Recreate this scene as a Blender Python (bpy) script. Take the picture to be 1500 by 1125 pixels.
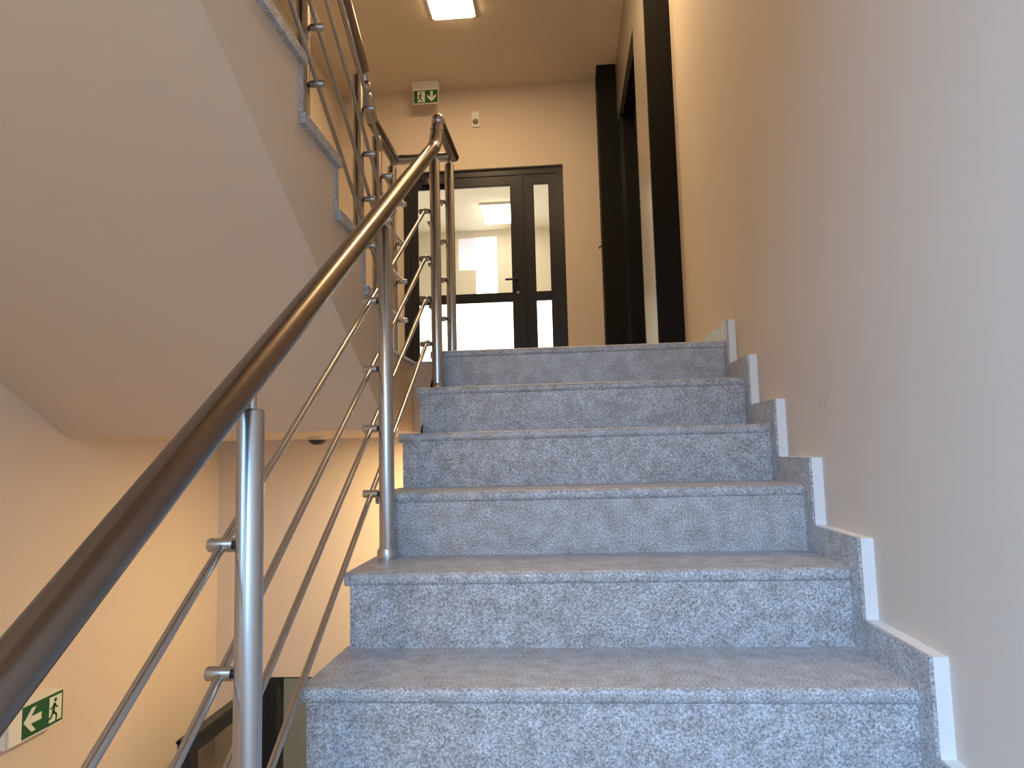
import bpy, math, random
from mathutils import Vector, Matrix
random.seed(4)
S = bpy.context.scene
for o in list(bpy.data.objects):
    bpy.data.objects.remove(o)
COL = S.collection

# ------------------------------------------------------------------ camera, light, exposure
CAM = Vector((-0.62073, -1.35493, 0.44304))
F_PX, PITCH, YAW, ROLL = 1022.295, 0.0970263, -0.0758119, -0.0252227
fw = Vector((math.sin(YAW)*math.cos(PITCH), math.cos(YAW)*math.cos(PITCH), math.sin(PITCH)))
rt = Vector((math.cos(YAW), -math.sin(YAW), 0)); up = rt.cross(fw)
r2 = rt*math.cos(ROLL) + up*math.sin(ROLL); u2 = up*math.cos(ROLL) - rt*math.sin(ROLL)
cd = bpy.data.cameras.new('camera'); cam = bpy.data.objects.new('camera', cd); COL.objects.link(cam)
cam.matrix_world = Matrix(((r2.x, u2.x, -fw.x, CAM.x), (r2.y, u2.y, -fw.y, CAM.y), (r2.z, u2.z, -fw.z, CAM.z), (0, 0, 0, 1)))
cd.sensor_fit = 'HORIZONTAL'; cd.sensor_width = 36; cd.lens = F_PX/1500*36; cd.clip_start = .02
S.camera = cam

W_ = bpy.data.worlds.new('sky'); S.world = W_; W_.use_nodes = True
bgn = W_.node_tree.nodes['Background']; bgn.inputs[0].default_value = (.55, .72, 1, 1); bgn.inputs[1].default_value = .6

def area(name, loc, rot, sx, sy, power, col):
    l = bpy.data.lights.new(name, 'AREA'); l.shape = 'RECTANGLE'; l.size = sx; l.size_y = sy
    l.energy = power; l.color = col
    o = bpy.data.objects.new(name, l); COL.objects.link(o); o.location = loc; o.rotation_euler = rot
    return o
# daylight by two unseen windows behind the camera, placed to suit the light
dl1 = area('window_daylight', (-2.52, -2.5, 1.5), (math.radians(68), 0, math.radians(-90)), 1.2, 1.0, 38, (.20, .55, 1.0))
dl2 = area('window_daylight', (-.55, -3.17, 1.5), (math.radians(60), 0, 0), .9, 1.0, 4.4, (.22, .54, 1.0))
dl1.data.spread = math.radians(110); dl2.data.spread = math.radians(66)      # beams narrowed to keep blue off the soffit

S.view_settings.view_transform = 'Standard'; S.view_settings.look = 'None'
S.view_settings.exposure = 1.0; S.view_settings.gamma = 1.0
S.view_settings.use_curve_mapping = False
WARM = (1, .66, .36)

# ------------------------------------------------------------------ materials
MATS = {}
def mat(name, col, rough=.6, metal=0, emit=None, es=0, bump=0, bscale=60, var=0, vscale=3, spec=.5):
    m = bpy.data.materials.new(name); m.use_nodes = True; nt = m.node_tree
    b = nt.nodes['Principled BSDF']
    b.inputs['Base Color'].default_value = (*col, 1); b.inputs['Roughness'].default_value = rough
    b.inputs['Metallic'].default_value = metal; b.inputs['Specular IOR Level'].default_value = spec
    if emit: b.inputs['Emission Color'].default_value = (*emit, 1); b.inputs['Emission Strength'].default_value = es
    g = nt.nodes.new('ShaderNodeNewGeometry')
    if var:
        n = nt.nodes.new('ShaderNodeTexNoise'); n.inputs['Scale'].default_value = vscale; n.inputs['Detail'].default_value = 4
        nt.links.new(g.outputs['Position'], n.inputs['Vector'])
        r = nt.nodes.new('ShaderNodeValToRGB')
        r.color_ramp.elements[0].position = .3; r.color_ramp.elements[1].position = .7
        r.color_ramp.elements[0].color = (*[c*(1-var) for c in col], 1)
        r.color_ramp.elements[1].color = (*[min(1, c*(1+var)) for c in col], 1)
        nt.links.new(n.outputs['Fac'], r.inputs['Fac']); nt.links.new(r.outputs['Color'], b.inputs['Base Color'])
    if bump:
        n = nt.nodes.new('ShaderNodeTexNoise'); n.inputs['Scale'].default_value = bscale; n.inputs['Detail'].default_value = 3
        nt.links.new(g.outputs['Position'], n.inputs['Vector'])
        bp = nt.nodes.new('ShaderNodeBump'); bp.inputs['Strength'].default_value = bump; bp.inputs['Distance'].default_value = .002
        nt.links.new(n.outputs['Fac'], bp.inputs['Height']); nt.links.new(bp.outputs['Normal'], b.inputs['Normal'])
    MATS[name] = m
    return m

def granite(name, dark, mid, light, rough):
    m = bpy.data.materials.new(name); m.use_nodes = True; nt = m.node_tree; L = nt.links
    b = nt.nodes['Principled BSDF']; b.inputs['Roughness'].default_value = rough
    g = nt.nodes.new('ShaderNodeNewGeometry')
    n = nt.nodes.new('ShaderNodeTexNoise'); n.inputs['Scale'].default_value = 230; n.inputs['Detail'].default_value = 4
    n.inputs['Roughness'].default_value = .75
    L.new(g.outputs['Position'], n.inputs['Vector'])
    r = nt.nodes.new('ShaderNodeValToRGB'); e = r.color_ramp.elements
    e[0].position = .36; e[0].color = (*dark, 1); e[1].position = .64; e[1].color = (*light, 1)
    k = e.new(.5); k.color = (*mid, 1)
    L.new(n.outputs['Fac'], r.inputs['Fac'])
    # larger soft clouding with a little brown
    n2 = nt.nodes.new('ShaderNodeTexNoise'); n2.inputs['Scale'].default_value = 26; n2.inputs['Detail'].default_value = 3
    L.new(g.outputs['Position'], n2.inputs['Vector'])
    r2_ = nt.nodes.new('ShaderNodeValToRGB'); e2 = r2_.color_ramp.elements
    e2[0].position = .32; e2[0].color = (.84, .80, .77, 1); e2[1].position = .66; e2[1].color = (1.12, 1.13, 1.15, 1)
    L.new(n2.outputs['Fac'], r2_.inputs['Fac'])
    mx = nt.nodes.new('ShaderNodeMix'); mx.data_type = 'RGBA'; mx.blend_type = 'MULTIPLY'; mx.inputs[0].default_value = 1
    L.new(r.outputs['Color'], mx.inputs[6]); L.new(r2_.outputs['Color'], mx.inputs[7])
    # black mica flecks
    v = nt.nodes.new('ShaderNodeTexVoronoi'); v.inputs['Scale'].default_value = 210
    L.new(g.outputs['Position'], v.inputs['Vector'])
    rr = nt.nodes.new('ShaderNodeValToRGB'); rr.color_ramp.elements[0].position = .12; rr.color_ramp.elements[1].position = .26
    rr.color_ramp.elements[0].color = (.35, .34, .34, 1); rr.color_ramp.elements[1].color = (1, 1, 1, 1)
    L.new(v.outputs['Distance'], rr.inputs['Fac'])
    m2 = nt.nodes.new('ShaderNodeMix'); m2.data_type = 'RGBA'; m2.blend_type = 'MULTIPLY'; m2.inputs[0].default_value = .75
    L.new(mx.outputs[2], m2.inputs[6]); L.new(rr.outputs['Color'], m2.inputs[7])
    L.new(m2.outputs[2], b.inputs['Base Color'])
    bp = nt.nodes.new('ShaderNodeBump'); bp.inputs['Strength'].default_value = .25; bp.inputs['Distance'].default_value = .0015
    L.new(n.outputs['Fac'], bp.inputs['Height']); L.new(bp.outputs['Normal'], b.inputs['Normal'])
    MATS[name] = m

def glass(name, tint=(1, 1, 1), gloss=.08):
    m = bpy.data.materials.new(name); m.use_nodes = True; nt = m.node_tree; nt.nodes.clear()
    out = nt.nodes.new('ShaderNodeOutputMaterial'); t = nt.nodes.new('ShaderNodeBsdfTransparent'); t.inputs[0].default_value = (*tint, 1)
    gl = nt.nodes.new('ShaderNodeBsdfGlossy'); gl.inputs['Roughness'].default_value = .03
    mx = nt.nodes.new('ShaderNodeMixShader'); mx.inputs[0].default_value = gloss
    nt.links.new(t.outputs[0], mx.inputs[1]); nt.links.new(gl.outputs[0], mx.inputs[2]); nt.links.new(mx.outputs[0], out.inputs[0])
    MATS[name] = m

def brushed(name, col, rough):
    m = mat(name, col, rough, 1); nt = m.node_tree; b = nt.nodes['Principled BSDF']
    g = nt.nodes.new('ShaderNodeNewGeometry'); n = nt.nodes.new('ShaderNodeTexNoise')
    n.inputs['Scale'].default_value = 90; n.inputs['Detail'].default_value = 4
    nt.links.new(g.outputs['Position'], n.inputs['Vector'])
    r = nt.nodes.new('ShaderNodeMapRange'); r.inputs['To Min'].default_value = rough*.95; r.inputs['To Max'].default_value = rough*1.05
    nt.links.new(n.outputs['Fac'], r.inputs['Value']); nt.links.new(r.outputs['Result'], b.inputs['Roughness'])

mat('paint', (.70, .60, .51), .75, bump=.12, bscale=90, var=.015, vscale=2.5)
mat('soffit_paint', (.72, .57, .42), .8, bump=.1, bscale=80, var=.02, vscale=2)
mat('ceiling_paint', (.72, .61, .49), .8, bump=.1, bscale=80)
mat('white_edge', (.86, .85, .84), .6, bump=.2, bscale=120)
granite('granite', (.19, .193, .20), (.445, .455, .475), (.74, .755, .78), .36)
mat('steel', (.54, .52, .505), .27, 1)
mat('steel_rail', (.25, .205, .175), .27, 1)  # dark brown base stands in for the soffit mirrored in the steel
mat('dark_alu', (.024, .025, .033), .36, spec=.3)
mat('dark_clad', (.009, .0075, .007), .6, spec=.15)
mat('lift_dark', (.010, .017, .025), .3, spec=.25)
brushed('lift_steel', (.55, .50, .44), .38)
glass('glass'); glass('glass_dim', (.8, .8, .76), .06)
mat('white_plastic', (.80, .79, .76), .45)
mat('grey_plastic', (.25, .24, .23), .4)
mat('black_plastic', (.02, .02, .022), .35)
mat('sign_green', (.010, .10, .035), .4)
mat('sign_white', (.75, .80, .68), .45)
mat('lamp_face', (.9, .9, .9), .5, emit=(1, .70, .37), es=40)
mat('lamp_face_corridor', (.9, .9, .9), .5, emit=(1, .84, .58), es=8)
mat('lamp_face_low', (.9, .9, .9), .5, emit=(1, .70, .31), es=58)
mat('day_window', (.9, .9, .9), .5, emit=(1, .98, .9), es=1.3)
mat('day_blind', (.8, .78, .85), .7, emit=(.85, .80, 1), es=.28)
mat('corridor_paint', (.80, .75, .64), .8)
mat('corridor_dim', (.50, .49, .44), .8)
mat('floor_beige', (.62, .54, .44), .4, var=.06, vscale=8)  # unseen lower floor made pale to bounce warm light up to the soffit
mat('fill_face_lower_corridor', (.9, .9, .9), .5, emit=(1, .93, .78), es=22)
mat('fill_face_half', (.9, .9, .9), .5, emit=(1, .62, .22), es=54)
mat('scuff', (.40, .36, .33), .8)

# ------------------------------------------------------------------ mesh helpers
class MB:
    def __init__(s): s.v = []; s.f = []
    def add(s, v, f):
        k = len(s.v); s.v += [tuple(p) for p in v]; s.f += [tuple(i+k for i in q) for q in f]; return s
    def box(s, x0, x1, y0, y1, z0, z1):
        return s.add([(x0,y0,z0),(x1,y0,z0),(x1,y1,z0),(x0,y1,z0),(x0,y0,z1),(x1,y0,z1),(x1,y1,z1),(x0,y1,z1)],
                     [(3,2,1,0),(4,5,6,7),(0,1,5,4),(1,2,6,5),(2,3,7,6),(3,0,4,7)])
    def prism_x(s, prof, x0, x1):          # prof: list of (y,z), counter-clockwise seen from +x
        n = len(prof)
        v = [(x0, y, z) for y, z in prof] + [(x1, y, z) for y, z in prof]
        f = [tuple(range(n))[::-1], tuple(range(n, 2*n))] + [(i, (i+1) % n, n+(i+1) % n, n+i) for i in range(n)]
        return s.add(v, f)
    def prism_y(s, prof, y0, y1):          # prof (x,z)
        n = len(prof)
        v = [(x, y0, z) for x, z in prof] + [(x, y1, z) for x, z in prof]
        f = [tuple(range(n)), tuple(range(n, 2*n))[::-1]] + [(i, n+i, n+(i+1) % n, (i+1) % n) for i in range(n)]
        return s.add(v, f)
    def tube(s, pts, r, n=16, cap=True):
        pts = [Vector(p) for p in pts]; rings = []; rs = r if isinstance(r, (list, tuple)) else [r]*len(pts)
        for i, p in enumerate(pts):
            a = (pts[min(i+1, len(pts)-1)] - pts[max(i-1, 0)]).normalized()
            ref = Vector((1, 0, 0)) if abs(a.x) < .8 else Vector((0, 0, 1))
            u = a.cross(ref).normalized(); w = a.cross(u)
            rings.append([p + (u*math.cos(t) + w*math.sin(t))*rs[i] for t in [2*math.pi*k/n for k in range(n)]])
        v = [q for R_ in rings for q in R_]; f = []
        for i in range(len(pts)-1):
            for k in range(n):
                a, b = i*n+k, i*n+(k+1) % n
                f.append((a, b, b+n, a+n))
        if cap: f += [tuple(range(n))[::-1], tuple(range((len(pts)-1)*n, len(pts)*n))]
        return s.add(v, f)
    def ball(s, c, r, n=16, m=10, zs=1):
        v = []; f = []
        for j in range(1, m):
            t = math.pi*j/m
            for k in range(n):
                q = 2*math.pi*k/n
                v.append((c[0]+r*math.sin(t)*math.cos(q), c[1]+r*math.sin(t)*math.sin(q), c[2]+zs*r*math.cos(t)))
        tp = len(v); v += [(c[0], c[1], c[2]+zs*r), (c[0], c[1], c[2]-zs*r)]
        for j in range(m-2):
            for k in range(n):
                a, b = j*n+k, j*n+(k+1) % n
                f.append((a, a+n, b+n, b))
        for k in range(n):
            f.append((tp, k, (k+1) % n)); f.append((tp+1, (m-2)*n+(k+1) % n, (m-2)*n+k))
        return s.add(v, f)
    def build(s, name, m, parent=None, smooth=False, bevel=0, kind=None):
        me = bpy.data.meshes.new(name); me.from_pydata(s.v, [], s.f); me.update()
        import bmesh
        bm = bmesh.new(); bm.from_mesh(me); bmesh.ops.recalc_face_normals(bm, faces=bm.faces)
        if bevel: bmesh.ops.bevel(bm, geom=bm.edges[:], offset=bevel, segments=2, affect='EDGES', profile=.6)
        bm.to_mesh(me); bm.free()
        me.materials.append(MATS[m])
        if smooth:
            me.shade_smooth(); me.set_sharp_from_angle(angle=math.radians(42))
        o = bpy.data.objects.new(name, me); COL.objects.link(o)
        if parent:
            o.parent = parent; o.matrix_parent_inverse = Matrix.Translation(parent_world(parent)).inverted()
        if kind: o['kind'] = kind
        return o
def parent_world(o):
    v = Vector((0, 0, 0))
    if o.type == 'EMPTY': v = Vector(o.location)
    return v
def box(*a): return MB().box(*a)
def thing(name, label, cat, loc=(0, 0, 0), group=None):
    o = bpy.data.objects.new(name, None); COL.objects.link(o); o.location = loc; o.empty_display_size = .1
    o['label'] = label; o['category'] = cat
    if group: o['group'] = group
    return o
def tag(o, label, cat, group=None):
    o['label'] = label; o['category'] = cat
    if group: o['group'] = group
    return o
def struct(o, label, cat):
    o['kind'] = 'structure'; return tag(o, label, cat)

# ------------------------------------------------------------------ measurements (metres)
RISE, RUN, WID = .17, .271, 1.148           # main flight; nosing 0 at y=0, z=0; wall side x=0, open side x=-WID
LAND = 5*RISE                                # .85, upper landing
URISE, URUN, UX = .162, .283, -1.275         # upper flight
XL, XR = -2.55, .027                         # side walls
YB = 4.5; CEIL = 3.65
YLB = 2.41; USO = .54                        # wall under the landing, its ceiling
LOWF = -2.78; MIDL = -6*RISE                 # lower floor, half landing behind the camera
GAPY = 1.66; YF = -3.2; TOP = 5.2

# ------------------------------------------------------------------ room shell
wr = box(XR, XR+.2, YF-.2, 2.38, LOWF, TOP).build('wall_right', 'paint')
for ya, za, yb_, zb_ in ((.492, .538, .478, .556), (.470, .540, .458, .562), (.452, .532, .440, .556), (.436, .540, .428, .558), (.628, .578, .620, .592)):
    MB().tube([(XR, ya, za), (XR, yb_, zb_)], .0008, 6).build('scuff_mark', 'scuff', wr)
struct(wr, 'cream plastered wall on the right, rising along the granite stairs', 'wall')
wy0, wy1, wz0, wz1 = -3.15, -1.85, .95, 2.05
wlf = MB().box(XL-.2, XL, wy1, YB+.15, LOWF, TOP).box(XL-.2, XL, YF-.2, wy0, LOWF, TOP).box(XL-.2, XL, wy0, wy1, LOWF, wz0).box(XL-.2, XL, wy0, wy1, wz1, TOP)
struct(wlf.build('wall_left', 'paint'), 'cream plastered wall at far left below and behind the upper flight', 'wall')
DX0, DX1, DZ = -1.985, -.578, 2.915
wb = MB().box(XL, DX0, YB, YB+.15, LAND, CEIL).box(DX1, .3, YB, YB+.15, LAND, CEIL).box(DX0, DX1, YB, YB+.15, DZ, CEIL)
struct(wb.build('wall_back', 'paint'), 'cream wall around the dark glazed double door on the upper landing', 'wall')
OX0, OX1, OZ = -2.29, -1.25, -.727
wl = MB().box(XL, OX0, YLB, YLB+.15, LOWF, USO).box(OX1, XR, YLB, YLB+.15, LOWF, USO).box(OX0, OX1, YLB, YLB+.15, OZ, USO)
struct(wl.build('wall_back_lower', 'paint'), 'warmly lit cream wall under the landing, above the lower door', 'wall')
fx0, fx1 = -1.05, -.05
struct(MB().box(XL, fx0, YF-.2, YF, LOWF, TOP).box(fx1, XR, YF-.2, YF, LOWF, TOP).box(fx0, fx1, YF-.2, YF, LOWF, wz0).box(fx0, fx1, YF-.2, YF, wz1, TOP).build('wall_front', 'paint'), 'cream stairwell wall behind the viewer', 'wall')
w1 = thing('window_1', 'dark framed half landing window behind the viewer, in the left wall', 'window', (XL-.1, -2.5, .95)); w1['kind'] = 'structure'
wm = (wy0+wy1)/2; a, b = XL-.13, XL-.07
MB().box(a, b, wy0, wy0+.06, wz0, wz1).box(a, b, wy1-.06, wy1, wz0, wz1).box(a, b, wy0+.06, wy1-.06, wz0, wz0+.06).box(a, b, wy0+.06, wy1-.06, wz1-.06, wz1).box(a, b, wm-.03, wm+.03, wz0+.06, wz1-.06).build('window_frame', 'dark_alu', w1)
for p, q in ((wy0+.06, wm-.03), (wm+.03, wy1-.06)):
    box(XL-.105, XL-.098, p, q, wz0+.06, wz1-.06).build('pane', 'glass', w1)
w3 = thing('window_3', 'dark framed half landing window behind the viewer, in the end wall', 'window', (-.55, YF-.1, wz0)); w3['kind'] = 'structure'
a, b = YF-.13, YF-.07
MB().box(fx0, fx0+.06, a, b, wz0, wz1).box(fx1-.06, fx1, a, b, wz0, wz1).box(fx0+.06, fx1-.06, a, b, wz0, wz0+.06).box(fx0+.06, fx1-.06, a, b, wz1-.06, wz1).build('window_frame', 'dark_alu', w3)
box(fx0+.06, fx1-.06, YF-.105, YF-.098, wz0+.06, wz1-.06).build('pane', 'glass', w3)
# ceilings
struct(box(XL, .3, 1.3, YB, CEIL, CEIL+.25).build('ceiling', 'ceiling_paint'), 'flat painted ceiling over the upper landing', 'ceiling')
struct(MB().prism_x([(1.3, 3.66), (1.3, 3.9), (-1.5, 2.42), (-1.5, 2.16)], UX+.06, XR).build('ceiling_flight', 'soffit_paint'), 'sloping underside of the next flight overhead', 'ceiling')
struct(box(XL, XR, YF, 1.3, TOP, TOP+.1).build('ceiling_stairwell', 'ceiling_paint'), 'ceiling at the top of the stairwell', 'ceiling')
struct(box(XL, XR, 1.3, 1.4, CEIL+.25, TOP).build('wall_stairwell_upper', 'paint'), 'painted wall above the landing ceiling', 'wall')
struct(box(XL, XR, YF, -1.5, 2.16, 2.42).build('ceiling_half_landing', 'soffit_paint'), 'half landing slab overhead behind the viewer', 'ceiling')
# landing slab with granite floor tiles
fl = MB()
fl.box(-WID+.012, XR, 1.37, YLB+.15, USO, LAND-.012).box(UX-.01, -WID+.012, GAPY, YLB+.15, USO, LAND-.012).box(XL, UX-.01, 1.225, YLB+.15, USO, LAND-.012)
fl.box(XL, .3, YLB+.15, YB, USO, LAND-.012)
fo = struct(fl.build('floor', 'soffit_paint'), 'upper landing slab with painted underside and granite tiles', 'floor')
def tiles(x0, x1, y0, y1, z, par, s=.6, m='granite'):
    nx = max(1, round((x1-x0)/s)); ny = max(1, round((y1-y0)/s)); dx = (x1-x0)/nx; dy = (y1-y0)/ny
    for i in range(nx):
        for j in range(ny):
            box(x0+i*dx+.001, x0+(i+1)*dx-.001, y0+j*dy+.001, y0+(j+1)*dy-.001, z-(.012 if par is fo else .03), z).build('floor_tile', m, par)
tiles(-WID, 0, 1.66, YB, LAND, fo); tiles(UX, -WID-.0, GAPY, YB, LAND, fo); tiles(XL, UX, 1.225, YB, LAND, fo)
f2 = struct(box(XL, XR, 0.9, 6.2, LOWF-.2, LOWF-.03).build('floor_lower', 'soffit_paint'), 'lower floor slab', 'floor')
tiles(XL, XR, .9, YLB, LOWF, f2, .6, 'floor_beige'); tiles(XL, XR, YLB, 6.2, LOWF, f2, .9, 'floor_beige')
f3 = struct(box(XL, XR, YF, -6*RUN, MIDL-.25, MIDL-.03).build('floor_half_landing', 'soffit_paint'), 'half landing slab behind the viewer', 'floor')
tiles(XL, XR, YF, -6*RUN, MIDL, f3)

# ------------------------------------------------------------------ main flight
def tread_prof(yf, yb, zt, th=.03, d=1):
    r = .012; p = []
    for k in range(7):                                    # rounded nosing
        a = math.radians(-90 - 0 + 180*k/6)
        p.append((k, a))
    prof = [(yb, zt), (yb, zt-th)]
    for k in range(5):
        a = math.pi/2*k/4
        prof.append((yf + d*(r - r*math.sin(a)), zt-th + r - r*math.cos(a)))
    for k in range(5):
        a = math.pi/2*k/4
        prof.append((yf + d*(r - r*math.cos(a)), zt - r + r*math.sin(a)))
    return prof
st = thing('stair_flight', 'broad flight of grey speckled granite steps rising to the landing', 'staircase', (-.57, 0, 0))
prof = []
for i in range(-5, 6):
    prof += [(i*RUN+.028, (i-1)*RISE-.03), (i*RUN+.028, i*RISE-.03)]
prof += [(6*RUN-.26, LAND-.03), (1.37, USO), (1.25, USO), (-5*RUN, -5*RISE-.31), (-5*RUN-.3, -6*RISE-.25)]
MB().prism_x(prof, -WID+.02, .0).build('body', 'paint', st)
for i in range(-5, 6):
    yb = (i+1)*RUN+.026 if i < 5 else 1.66
    MB().prism_x(tread_prof(i*RUN, yb, i*RISE), -WID, 0).build('tread', 'granite', st, smooth=True)
    box(-WID+.012, 0, i*RUN+.006, i*RUN+.028, (i-1)*RISE, i*RISE-.028).build('riser', 'granite', st)
# stepped skirting on the right wall
tr = thing('trim_1', 'stepped granite skirting with white edges along the right wall', 'skirting', (0, 0, 0)); tr['kind'] = 'structure'
for i in range(-5, 6):
    y0 = i*RUN-.05; y1 = (i+1)*RUN-.05 if i < 5 else 2.38
    zt = i*RISE+.07; zb = (i-1)*RISE+.07
    yb = i*RUN+.005
    L = [(y0, zb-.07), (yb+.01, zb-.07), (yb+.01, i*RISE-.02), (y1, i*RISE-.02), (y1, zt), (y0, zt)]
    MB().prism_x(L, -.006, .001).build('skirting_panel', 'granite', tr)
    MB().prism_x([(a if a > y0 else a, b) for a, b in L], .001, XR).build('skirting_edge', 'white_edge', tr)

# ------------------------------------------------------------------ upper flight (comes back towards the camera)
us = thing('stair_flight', 'upper flight overhead at left, its sloping painted underside showing', 'staircase', (-1.9, 1.2, LAND))
N_U = 10
yn = lambda n: 1.202-URUN*(n-1)
prof = [(1.225, USO)]
prof += [(1.225, LAND-.03)]
for n in range(1, N_U+1):
    prof += [(yn(n)-.02, LAND+(n-1)*URISE-.03), (yn(n)-.02, LAND+n*URISE-.03)]
ye = -1.5; ze = LAND+N_U*URISE-.03
prof += [(ye, ze), (ye, .531+.555*(1.248-ye))]
prof = prof[::-1]
MB().prism_x(prof, XL+.002, UX-.01).build('body', 'soffit_paint', us)
for n in range(1, N_U+1):
    yb = yn(n)-URUN-.018 if n < N_U else ye
    MB().prism_x(tread_prof(yn(n), yb, LAND+n*URISE, d=-1), XL+.002, UX+.006).build('tread', 'granite', us, smooth=True)
    box(XL+.002, UX-.004, yn(n)-.022, yn(n)-.006, LAND+(n-1)*URISE, LAND+n*URISE-.03).build('riser', 'granite', us)

# flight down to the lower floor, below the frame
ls = thing('stair_flight', 'lower granite flight going down behind the railing at left', 'staircase', (-1.9, 0, LOWF))
lr = (MIDL-LOWF)/10; prof = []
for n in range(0, 10):
    prof += [(-6*RUN+.283*n, MIDL-n*lr-.03), (-6*RUN+.283*n, MIDL-(n+1)*lr-.03)] if n else [(-6*RUN, MIDL-.03), (-6*RUN, MIDL-lr-.03)]
prof += [(1.1, LOWF-.03), (1.1, LOWF-.03-.001), (.7, LOWF-.03), (-6*RUN, MIDL-.5)]
prof = [p for k, p in enumerate(prof) if k not in (len(prof)-3,)]
MB().prism_x(prof, XL+.002, UX-.01).build('body', 'soffit_paint', ls)
for n in range(1, 10):
    yb = -6*RUN+.283*(n-1); z = MIDL-n*lr
    MB().prism_x(tread_prof(yb+.283+.01, yb, z, d=-1), XL+.002, UX).build('tread', 'granite', ls, smooth=True)
    box(XL+.002, UX-.005, yb-.018, yb-.0005, z, z+lr-.03).build('riser', 'granite', ls)

# ------------------------------------------------------------------ railings
HS = .68
rz = lambda y: .257 + HS*(y+.779)                         # handrail centre height, main flight
PX, BX = -1.105, -1.147
PH = (.171, .345, .507+.013, .696)
def post(par, x, y, zb, zt, pegs, side, pin=.05, r=.0205):
    p = MB().tube([(x, y, zb), (x, y, zt-.004), (x, y, zt)], [r, r, r-.003], 24).build('post', 'steel', par, smooth=True)
    MB().tube([(x, y, zb), (x, y, zb+.020), (x, y, zb+.030)], [.0265, .0265, .0215], 24).build('base_collar', 'steel', p, smooth=True)
    MB().tube([(x, y, zt), (x, y, zt+pin)], .0085, 14).build('rail_pin', 'steel', p, smooth=True)
    for z in pegs:
        MB().tube([(x+side*.012, y, z), (x+side*.026, y, z)], .0065, 12).build('clamp_neck', 'black_plastic', p, smooth=True)
        MB().tube([(x+side*.024, y, z), (x+side*.062, y, z), (x+side*.064, y, z)], [.0105, .0105, .009], 18).build('clamp', 'steel', p, smooth=True)
    return p
rl = thing('stair_railing', 'steel railing with four slim bars along the main flight in front', 'railing', (PX, 0, 0))
zB = [.171+.17, .345+.17, .515+.162, .866]
for y, zb in ((-1.126, -.85), (-.313, -.34), (.5, .17), (1.27, .68)):
    post(rl, PX, y, zb, rz(y)-.055, [z+HS*(y-.5) for z in zB], -1, .045)
for z in zB:
    MB().tube([(BX, -1.9, z+HS*(-1.9-.5)), (BX, 1.295, z+HS*(1.295-.5))], .0072, 12).build('bar', 'steel', rl, smooth=True)
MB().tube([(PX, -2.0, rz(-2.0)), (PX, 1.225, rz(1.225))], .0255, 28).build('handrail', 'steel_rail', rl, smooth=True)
# swan neck joint to the level rail
e0 = Vector((PX, 1.225, rz(1.225)))
j = MB().tube([e0, e0+Vector((.003, .02, .016)), e0+Vector((.006, .035, .04)), e0+Vector((.008, .045, .075))], [.0262, .0262, .0262, .0262], 24)
j.tube([e0+Vector((.008, .045, .072)), e0+Vector((.010, .05, .10))], .0228, 24)
j.tube([e0+Vector((.010, .05, .095)), e0+Vector((.011, .056, .118))], .0262, 24)
j.build('elbow_joint', 'steel', rl, smooth=True)
bc = e0+Vector((.014, .066, .148))
MB().ball(bc, .0275, 22, 14).build('ball_joint', 'steel', rl, smooth=True)
LZ = 1.762; LX = -1.083
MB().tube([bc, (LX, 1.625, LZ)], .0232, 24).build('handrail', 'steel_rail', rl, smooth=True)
MB().ball((LX, 1.625, LZ), .0236, 20, 12).build('corner_joint', 'steel_rail', rl, smooth=True)
UPX = -1.35
xr = MB().tube([(LX, 1.625, LZ), (UPX, 1.625, LZ)], .0215, 24).build('cross_rail', 'steel', rl, smooth=True)
for x in (LX-.035, UPX+.035):
    MB().tube([(x-.012, 1.625, LZ), (x+.012, 1.625, LZ)], .0228, 24).build('sleeve', 'steel', xr, smooth=True)
dz = [LAND+h for h in (.175, .347, .518, .697)]
post(rl, -1.100, 1.60, LAND, LZ-.045, dz, -1, .03)
for z in dz:
    MB().tube([(-1.143, 1.34, z), (-1.143, 1.63, z)], .0072, 12).build('bar', 'steel', rl, smooth=True)

ru = thing('stair_railing', 'steel railing of the upper flight at top left with slanting bars', 'railing', (UPX, 1.2, LAND))
US = .585
uz = [1.21, 1.386, 1.559, 1.737]                          # bar heights at y=1.10
uh = lambda y: 1.905 + US*(1.13-y)
for y, zb in ((-.55, LAND+7*URISE), (0.0, LAND+5*URISE), (.55, LAND+3*URISE), (1.10, LAND+URISE)):
    post(ru, UPX-.01, y, zb, uh(y)-.055, [z-US*(y-1.10) for z in uz], 1, .045)
for z in uz:
    MB().tube([(UPX+.035, -1.2, z-US*(-1.2-1.10)), (UPX+.035, 1.26, z-US*.16)], .0072, 12).build('bar', 'steel', ru, smooth=True)
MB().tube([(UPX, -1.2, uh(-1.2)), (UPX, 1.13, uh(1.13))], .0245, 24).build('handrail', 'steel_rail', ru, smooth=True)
u0 = Vector((UPX, 1.13, uh(1.13)))
MB().tube([u0, u0+Vector((0, .014, -.012)), u0+Vector((0, .022, -.03))], .0262, 20).build('elbow_joint', 'steel', ru, smooth=True)
MB().ball(u0+Vector((0, .03, -.05)), .0255, 20, 12).build('ball_joint', 'steel', ru, smooth=True)
MB().ball(u0+Vector((0, .048, -.085)), .0255, 20, 12).build('ball_joint', 'steel', ru, smooth=True)
MB().tube([u0+Vector((0, .048, -.085)), u0+Vector((0, .075, -.118)), u0+Vector((0, .12, 1.764-u0.z))], .024, 20).build('elbow_joint', 'steel', ru, smooth=True)
MB().tube([(UPX, 1.245, 1.764), (UPX, 1.625, LZ)], .0232, 24).build('handrail', 'steel_rail', ru, smooth=True)
MB().ball((UPX, 1.625, LZ), .0236, 20, 12).build('corner_joint', 'steel_rail', ru, smooth=True)
post(ru, UPX+.006, 1.30, LAND, 1.764-.045, [LAND+h for h in (.175, .35, .525, .704)], 1, .03)
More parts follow.
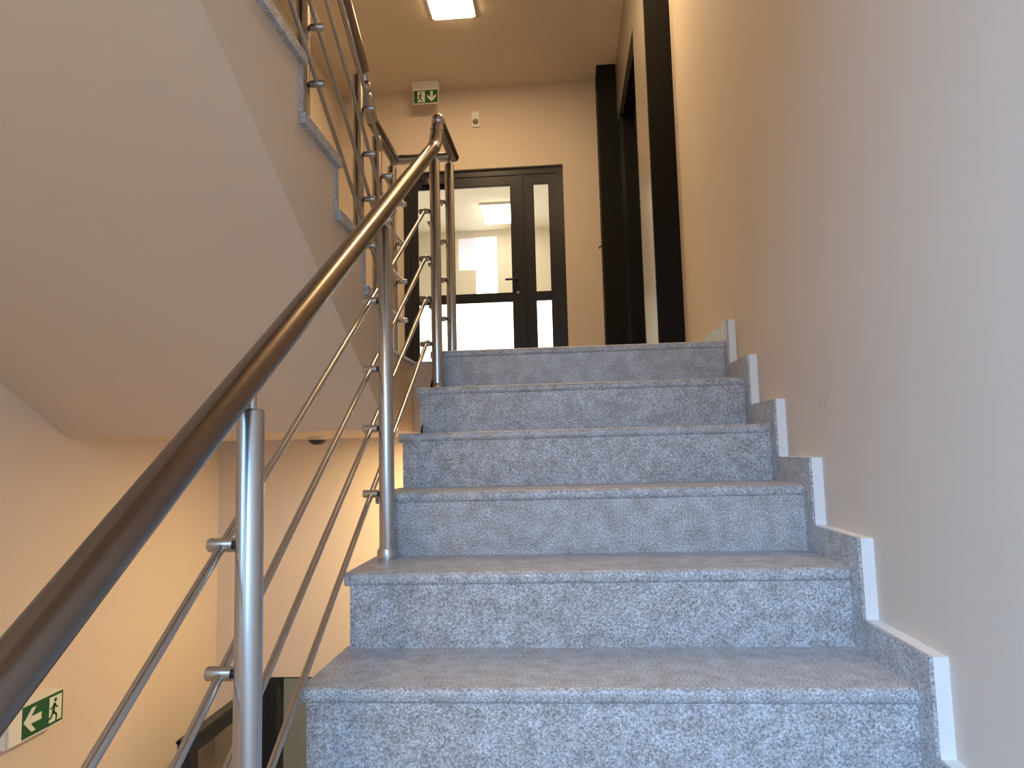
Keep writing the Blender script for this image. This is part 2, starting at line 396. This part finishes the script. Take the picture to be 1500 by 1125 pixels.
post(ru, UPX-.008, 1.60, LAND, 1.764-.045, dz, 1, .03)
for z in dz:
    MB().tube([(UPX+.04, 1.28, z), (UPX+.035, 1.63, z)], .0072, 12).build('bar', 'steel', ru, smooth=True)

# ------------------------------------------------------------------ glazed double door on the landing
d1 = thing('door_1', 'dark aluminium glazed double door on the upper landing', 'door', (-1.28, YB+.05, LAND)); d1['kind'] = 'structure'
y0, y1 = YB+.03, YB+.09
fr = MB().box(DX0, DX0+.055, y0, y1, LAND, DZ).box(DX1-.055, DX1, y0, y1, LAND, DZ).box(DX0+.055, DX1-.055, y0, y1, DZ-.06, DZ)
fr.build('door_frame', 'dark_alu', d1)
def leaf(x0, x1, gx0, gx1, hinge):
    yl0, yl1 = y0+.008, y1-.005
    zt, zb = DZ-.063, LAND+.008
    g = [(LAND+.12, 1.742), (1.803, 2.772)]
    lf = MB().box(x0, gx0, yl0, yl1, zb, zt).box(gx1, x1, yl0, yl1, zb, zt).build('door_leaf', 'dark_alu', d1)
    for a, b in ((zb, g[0][0]), (g[0][1], g[1][0]), (g[1][1], zt)):
        box(gx0, gx1, yl0+.002, yl1, a, b).build('rail', 'dark_alu', lf)
    for a, b in g:
        box(gx0, gx1, yl0+.022, yl0+.03, a, b).build('pane', 'glass', lf)
        bd = MB()
        for q in ((gx0, gx0+.010, a, b), (gx1-.010, gx1, a, b), (gx0+.010, gx1-.010, a, a+.010), (gx0+.010, gx1-.010, b-.010, b)):
            bd.box(q[0], q[1], yl0+.006, yl0+.022, q[2], q[3])
        bd.build('glazing_bead', 'dark_alu', lf)
    return lf
la = leaf(DX0+.055, -.945, -1.870, -1.034, 0)
lb = leaf(-.941, DX1-.055, -.846, -.700, 1)
box(-.955, -.928, y0-.004, y0+.008, LAND+.01, DZ-.065).build('meeting_strip', 'dark_alu', la)
h = MB().tube([(-1.003, y0+.008, 1.914), (-1.003, y0-.035, 1.914), (-1.01, y0-.045, 1.914), (-1.10, y0-.045, 1.914)], .0095, 12)
h.box(-1.018, -.988, y0-.002, y0+.008, 1.86, 1.97)
h.build('door_handle', 'black_plastic', la, smooth=True)
MB().tube([(-.995, y0+.008, 1.806), (-.995, y0-.006, 1.806)], .014, 16).build('lock_cylinder', 'steel', la, smooth=True)
cl = MB().box(-1.80, -1.62, y0-.045, y0+.008, 2.795, 2.85)
cl.build('door_closer', 'black_plastic', la)

# corridor beyond the glass door
CY = 8.0; CX0, CX1 = -3.1, .4; CZ = 3.5
struct(box(CX0-.1, CX0, YB+.15, CY, LAND, CZ).build('wall_corridor_left', 'corridor_paint'), 'bright cream corridor wall behind the glass door, left side', 'wall')
struct(box(CX1, CX1+.1, YB+.15, CY, LAND, CZ).build('wall_corridor_right', 'corridor_paint'), 'bright cream corridor wall behind the glass door, right side', 'wall')
WX0, WX1, WZ0, WZ1 = -1.79, -1.49, 1.7, 3.41
BX0, BZ0 = -2.03, 2.95
LZ0, LZ1 = 1.1, 2.52
wc = MB().box(CX0, BX0, CY, CY+.1, LZ1, CZ).box(WX1, CX1, CY, CY+.1, LZ1, CZ).box(BX0, WX1, CY, CY+.1, WZ1, CZ).box(BX0, WX0, CY, CY+.1, LZ1, BZ0)
wc.box(CX0, CX1, CY, CY+.1, LAND, LZ0).box(CX0, CX0+.15, CY, CY+.1, LZ0, LZ1).box(CX1-.15, CX1, CY, CY+.1, LZ0, LZ1)
struct(wc.build('wall_corridor_end', 'corridor_paint'), 'end wall of the corridor seen through the glass door', 'wall')
struct(box(CX0, CX1, YB+.15, CY, CZ, CZ+.1).build('ceiling_corridor', 'corridor_paint'), 'cream corridor ceiling behind the glass door', 'ceiling')
struct(box(CX0, CX1, YB, CY, LAND-.1, LAND).build('floor_corridor', 'corridor_paint'), 'pale corridor floor behind the glass door', 'floor')
w2 = thing('window_2', 'bright white window with an added wide lower pane at the end of the corridor behind the glass', 'window', (-1.76, CY+.05, 1.7)); w2['kind'] = 'structure'
box(WX0, WX1, CY+.04, CY+.06, LZ1, WZ1).build('pane', 'day_window', w2)
box(CX0+.15, CX1-.15, CY+.04, CY+.06, LZ0, LZ1).build('pane', 'day_window', w2)  # wide glowing pane added so the lower door glass reads white
box(BX0, WX0, CY+.04, CY+.06, BZ0, WZ1).build('blind', 'day_blind', w2)
c2 = thing('ceiling_light', 'glowing square ceiling light in the corridor, seen through the glass door', 'ceiling light', (-1.4, 7.25, CZ), 'square ceiling lights')
box(-1.60, -1.20, 6.93, 7.60, CZ-.03, CZ).build('housing', 'white_plastic', c2)
box(-1.59, -1.21, 6.94, 7.59, CZ-.05, CZ-.03).build('diffuser', 'lamp_face_corridor', c2)

# ------------------------------------------------------------------ landing ceiling light, sign, sensor
def rounded(x0, x1, y0, y1, r, n=5):
    pts = []
    for cx, cy, a0 in ((x1-r, y1-r, 0), (x0+r, y1-r, 90), (x0+r, y0+r, 180), (x1-r, y0+r, 270)):
        for k in range(n+1):
            a = math.radians(a0+90*k/n); pts.append((cx+r*math.cos(a), cy+r*math.sin(a)))
    return pts
def plate(pts, z0, z1):
    n = len(pts)
    return MB().add([(x, y, z0) for x, y in pts]+[(x, y, z1) for x, y in pts],
                    [tuple(range(n))[::-1], tuple(range(n, 2*n))]+[(i, (i+1) % n, n+(i+1) % n, n+i) for i in range(n)])
c1 = thing('ceiling_light', 'glowing square ceiling light on the landing ceiling at top centre', 'ceiling light', (-1.345, 3.31, CEIL), 'square ceiling lights')
plate(rounded(-1.505, -1.185, 3.15, 3.47, .02), CEIL-.014, CEIL).build('housing', 'white_plastic', c1)
plate(rounded(-1.497, -1.193, 3.158, 3.462, .025), CEIL-.018, CEIL-.014).build('diffuser', 'lamp_face', c1)

def man_parts():
    return [  # running figure strokes in a 1x1 field (u right, v up): (u0,v0,u1,v1,thickness)
        (.40, .66, .34, .40, .13), (.40, .64, .56, .52, .06), (.36, .62, .20, .54, .06),
        (.34, .40, .52, .26, .08), (.52, .26, .50, .08, .07), (.33, .40, .22, .22, .08), (.22, .22, .06, .20, .07)]
def stroke(mb, f, u0, v0, u1, v1, t):
    d = Vector((u1-u0, v1-v0)); n = Vector((-d.y, d.x)).normalized()*t/2; e = d.normalized()*t*.3
    a, b = Vector((u0, v0))-e, Vector((u1, v1))+e
    q = [a-n, b-n, b+n, a+n]
    v = [f(p.x, p.y, 0) for p in q]+[f(p.x, p.y, 1) for p in q]
    mb.add(v, [(3,2,1,0),(4,5,6,7),(0,1,5,4),(1,2,6,5),(2,3,7,6),(3,0,4,7)])
def poly(mb, f, pts):
    n = len(pts)
    mb.add([f(u, v, 0) for u, v in pts]+[f(u, v, 1) for u, v in pts],
           [tuple(range(n))[::-1], tuple(range(n, 2*n))]+[(i, (i+1) % n, n+(i+1) % n, n+i) for i in range(n)])
def pictograms(par, f_man, f_arrow, arrow):
    d = MB(); poly(d, f_man, [(.30, .06), (.94, .06), (.94, .94), (.30, .94)])
    door = d.build('door_pictogram', 'sign_white', par)
    f2_ = lambda u, v, w: f_man(u, v, w+1.0)
    m = MB()
    for s in man_parts(): stroke(m, f2_, *[c+(.16 if i in (0, 2) else 0) for i, c in enumerate(s[:4])], s[4])
    poly(m, f2_, [(.60+.075*math.cos(k*math.pi/5), .80+.075*math.sin(k*math.pi/5)) for k in range(10)])
    m.build('running_man_pictogram', 'sign_green', par)
    a = MB()
    A = [(.08, .5), (.46, .90), (.66, .90), (.42, .62), (.92, .62), (.92, .38), (.42, .38), (.66, .10), (.46, .10)]
    if arrow == 'down': A = [(v, u) for u, v in A][::-1]
    poly(a, f_arrow, A); a.build('arrow_pictogram', 'sign_white', par)
# landing sign, hung from the ceiling: man at left, arrow down at right
YS = 4.33
s1 = thing('exit_sign', 'green exit sign with down arrow hanging by the landing ceiling', 'exit sign', (-1.735, YS, CEIL), 'green exit signs')
box(-1.852, -1.618, YS-.012, YS+.05, 3.592, CEIL).build('housing', 'white_plastic', s1, bevel=.004)
box(-1.846, -1.626, YS+.004, YS+.010, 3.452, 3.592).build('sign_plate', 'white_plastic', s1)
box(-1.840, -1.632, YS+.001, YS+.004, 3.458, 3.572).build('green_face', 'sign_green', s1)
fm = lambda u, v, w: (-1.838+.100*u, YS+.001-.0008*w, 3.459+.112*v)
fa = lambda u, v, w: (-1.736+.100*u, YS+.001-.0008*w, 3.459+.112*v)
pictograms(s1, fm, fa, 'down')
ms = thing('motion_sensor', 'small white motion sensor on the wall above the glass door', 'sensor', (-1.327, YB, 3.36))
box(-1.362, -1.292, YB-.018, YB, 3.29, 3.43).build('housing', 'white_plastic', ms, bevel=.006)
MB().ball((-1.327, YB-.02, 3.335), .026, 16, 10).build('lens', 'grey_plastic', ms, smooth=True)

# lower sign on the left wall
s2 = thing('exit_sign', 'green exit sign with left arrow low on the left wall', 'exit sign', (XL, 1.1, -.46), 'green exit signs')
XS = XL+.045
box(XL, XS-.004, .925, 1.186, -.502, -.384).build('housing', 'white_plastic', s2)
box(XS-.004, XS+.004, .928, .984, -.498, -.388).build('end_block', 'white_plastic', s2, bevel=.003)
box(XS-.004, XS, .985, 1.183, -.494, -.389).build('green_face', 'sign_green', s2)
fa = lambda u, v, w: (XS+.0008*w, .987+.098*u, -.491+.100*v)
fm = lambda u, v, w: (XS+.0008*w, 1.086+.095*u, -.491+.100*v)
pictograms(s2, fm, fa, 'left')

c4 = thing('ceiling_light', 'added square fill light over the head of the stairs, above the view', 'ceiling light', (-.5, 2.1, CEIL), 'square ceiling lights')  # unseen lamp added to warm the treads and upper steps
plate(rounded(-.66, -.34, 1.94, 2.26, .02), CEIL-.014, CEIL).build('housing', 'white_plastic', c4)
plate(rounded(-.652, -.348, 1.948, 2.252, .025), CEIL-.018, CEIL-.014).build('diffuser', 'lamp_face', c4)
c6 = thing('ceiling_light', 'added square fill light over the half landing behind the viewer', 'ceiling light', (-1.3, -2.3, 2.16), 'square ceiling lights')  # unseen lamp added as warm fill for the soffit and stairs
plate(rounded(-1.46, -1.14, -2.46, -2.14, .02), 2.146, 2.16).build('housing', 'white_plastic', c6)
plate(rounded(-1.452, -1.148, -2.452, -2.148, .025), 2.14, 2.146).build('diffuser', 'fill_face_half', c6)
# smoke detector and lamp under the landing
sd = thing('smoke_detector', 'small dark domed detector on the ceiling under the landing', 'detector', (-1.833, 1.98, USO))
MB().tube([(-1.833, 1.98, USO), (-1.833, 1.98, USO-.014)], .046, 24).build('base', 'paint', sd, smooth=True)
MB().tube([(-1.833, 1.98, USO-.014), (-1.833, 1.98, USO-.026), (-1.833, 1.98, USO-.038)], [.045, .040, .022], 24).build('dome', 'black_plastic', sd, smooth=True)
c3 = thing('ceiling_light', 'square ceiling light under the landing, hidden behind the stairs', 'ceiling light', (-1.15, 1.92, USO), 'square ceiling lights')
plate(rounded(-1.30, -1.0, 1.77, 2.07, .02), USO-.014, USO).build('housing', 'white_plastic', c3)
plate(rounded(-1.29, -1.01, 1.78, 2.06, .025), USO-.018, USO-.014).build('diffuser', 'lamp_face_low', c3)

# ------------------------------------------------------------------ lift portal
lp = thing('lift_portal', 'dark clad lift doorway with steel frame on the right of the landing', 'lift door', (-.1, 3.2, LAND))
PXF = -.112; PY0, PY1 = 2.38, 4.25; OY0, OY1, OZ1 = 2.93, 4.10, 3.13
box(PXF, XR+.3, PY0, PY0+.02, LAND, CEIL).build('cladding_panel', 'dark_clad', lp)
box(PXF-.002, PXF+.03, PY0+.02, OY0, LAND, CEIL).build('frame_side', 'lift_steel', lp)
box(PXF-.002, PXF+.03, OY0, PY1, OZ1, CEIL).build('frame_header', 'lift_steel', lp)
box(PXF, PXF+.03, OY1, PY1, LAND, OZ1).build('frame_side', 'lift_dark', lp)
MB().box(PXF+.03, .22, OY0-.02, OY0, LAND, OZ1+.02).box(PXF+.03, .22, OY1, OY1+.02, LAND, OZ1+.02).box(PXF+.03, .22, OY0, OY1, OZ1, OZ1+.02).build('reveal', 'dark_clad', lp)
ym = (OY0+OY1)/2
for a, b in ((OY0, ym-.002), (ym+.002, OY1)):
    box(.0, .03, a, b, LAND+.005, OZ1-.002).build('lift_door_panel', 'lift_dark', lp)
box(-.272, PXF+.03, PY1, PY1+.245, LAND, CEIL).build('cladding_panel', 'dark_clad', lp)
box(PXF+.03, .3, PY1, PY1+.245, LAND, CEIL).build('shaft_wall', 'dark_clad', lp)
MB().tube([(-.272, PY1+.03, 2.105), (-.295, PY1+.03, 2.105), (-.300, PY1+.03, 2.10), (-.300, PY1+.03, 2.085)], .006, 10).build('hook', 'black_plastic', lp, smooth=True)

# ------------------------------------------------------------------ lower door standing open
d2 = thing('door_2', 'dark framed glazed door standing open at the lower floor', 'door', (OX0, YLB, LOWF)); d2['kind'] = 'structure'
fr = MB().box(OX0, OX0+.085, YLB-.01, YLB+.08, LOWF, OZ).box(OX1-.06, OX1, YLB-.01, YLB+.08, LOWF, OZ).box(OX0+.085, OX1-.06, YLB+.02, YLB+.08, OZ-.012, OZ)
fr.build('door_frame', 'dark_alu', d2)
lx0, lx1 = OX0-.03, OX0+.025; ly0, ly1 = 1.635, YLB-.012; lz0, lz1 = LOWF+.01, OZ-.018
lf = MB().box(lx0, lx1, ly0, ly0+.075, lz0, lz1).box(lx0, lx1, ly1-.075, ly1, lz0, lz1).build('door_leaf', 'dark_alu', d2, bevel=.003)
for a, b in ((lz0, lz0+.12), (-1.85, -1.77), (lz1-.075, lz1)):
    box(lx0+.001, lx1-.001, ly0+.075, ly1-.075, a, b).build('rail', 'dark_alu', lf, bevel=.003)
box(lx0-.006, lx1+.006, ly0, ly1, lz1-.018, lz1-.008).build('rebate_strip', 'dark_alu', lf)
for a, b in ((lz0+.12, -1.85), (-1.77, lz1-.075)):
    box((lx0+lx1)/2-.004, (lx0+lx1)/2+.004, ly0+.075, ly1-.075, a, b).build('pane', 'glass_dim', lf)
h = MB().tube([(lx1, ly0+.04, -1.73), (lx1+.04, ly0+.04, -1.73), (lx1+.045, ly0+.05, -1.73), (lx1+.045, ly0+.15, -1.73)], .009, 12)
h.build('door_handle', 'black_plastic', lf, smooth=True)
# room behind the lower door
c5 = thing('ceiling_light', 'added square fill light in the lower corridor beyond the open door', 'ceiling light', (-1.5, 4.2, .1), 'square ceiling lights')  # unseen lamp added to lift the dark door opening to grey
plate(rounded(-1.65, -1.35, 4.05, 4.35, .02), .086, .1).build('housing', 'white_plastic', c5)
plate(rounded(-1.64, -1.36, 4.06, 4.34, .025), .08, .086).build('diffuser', 'fill_face_lower_corridor', c5)
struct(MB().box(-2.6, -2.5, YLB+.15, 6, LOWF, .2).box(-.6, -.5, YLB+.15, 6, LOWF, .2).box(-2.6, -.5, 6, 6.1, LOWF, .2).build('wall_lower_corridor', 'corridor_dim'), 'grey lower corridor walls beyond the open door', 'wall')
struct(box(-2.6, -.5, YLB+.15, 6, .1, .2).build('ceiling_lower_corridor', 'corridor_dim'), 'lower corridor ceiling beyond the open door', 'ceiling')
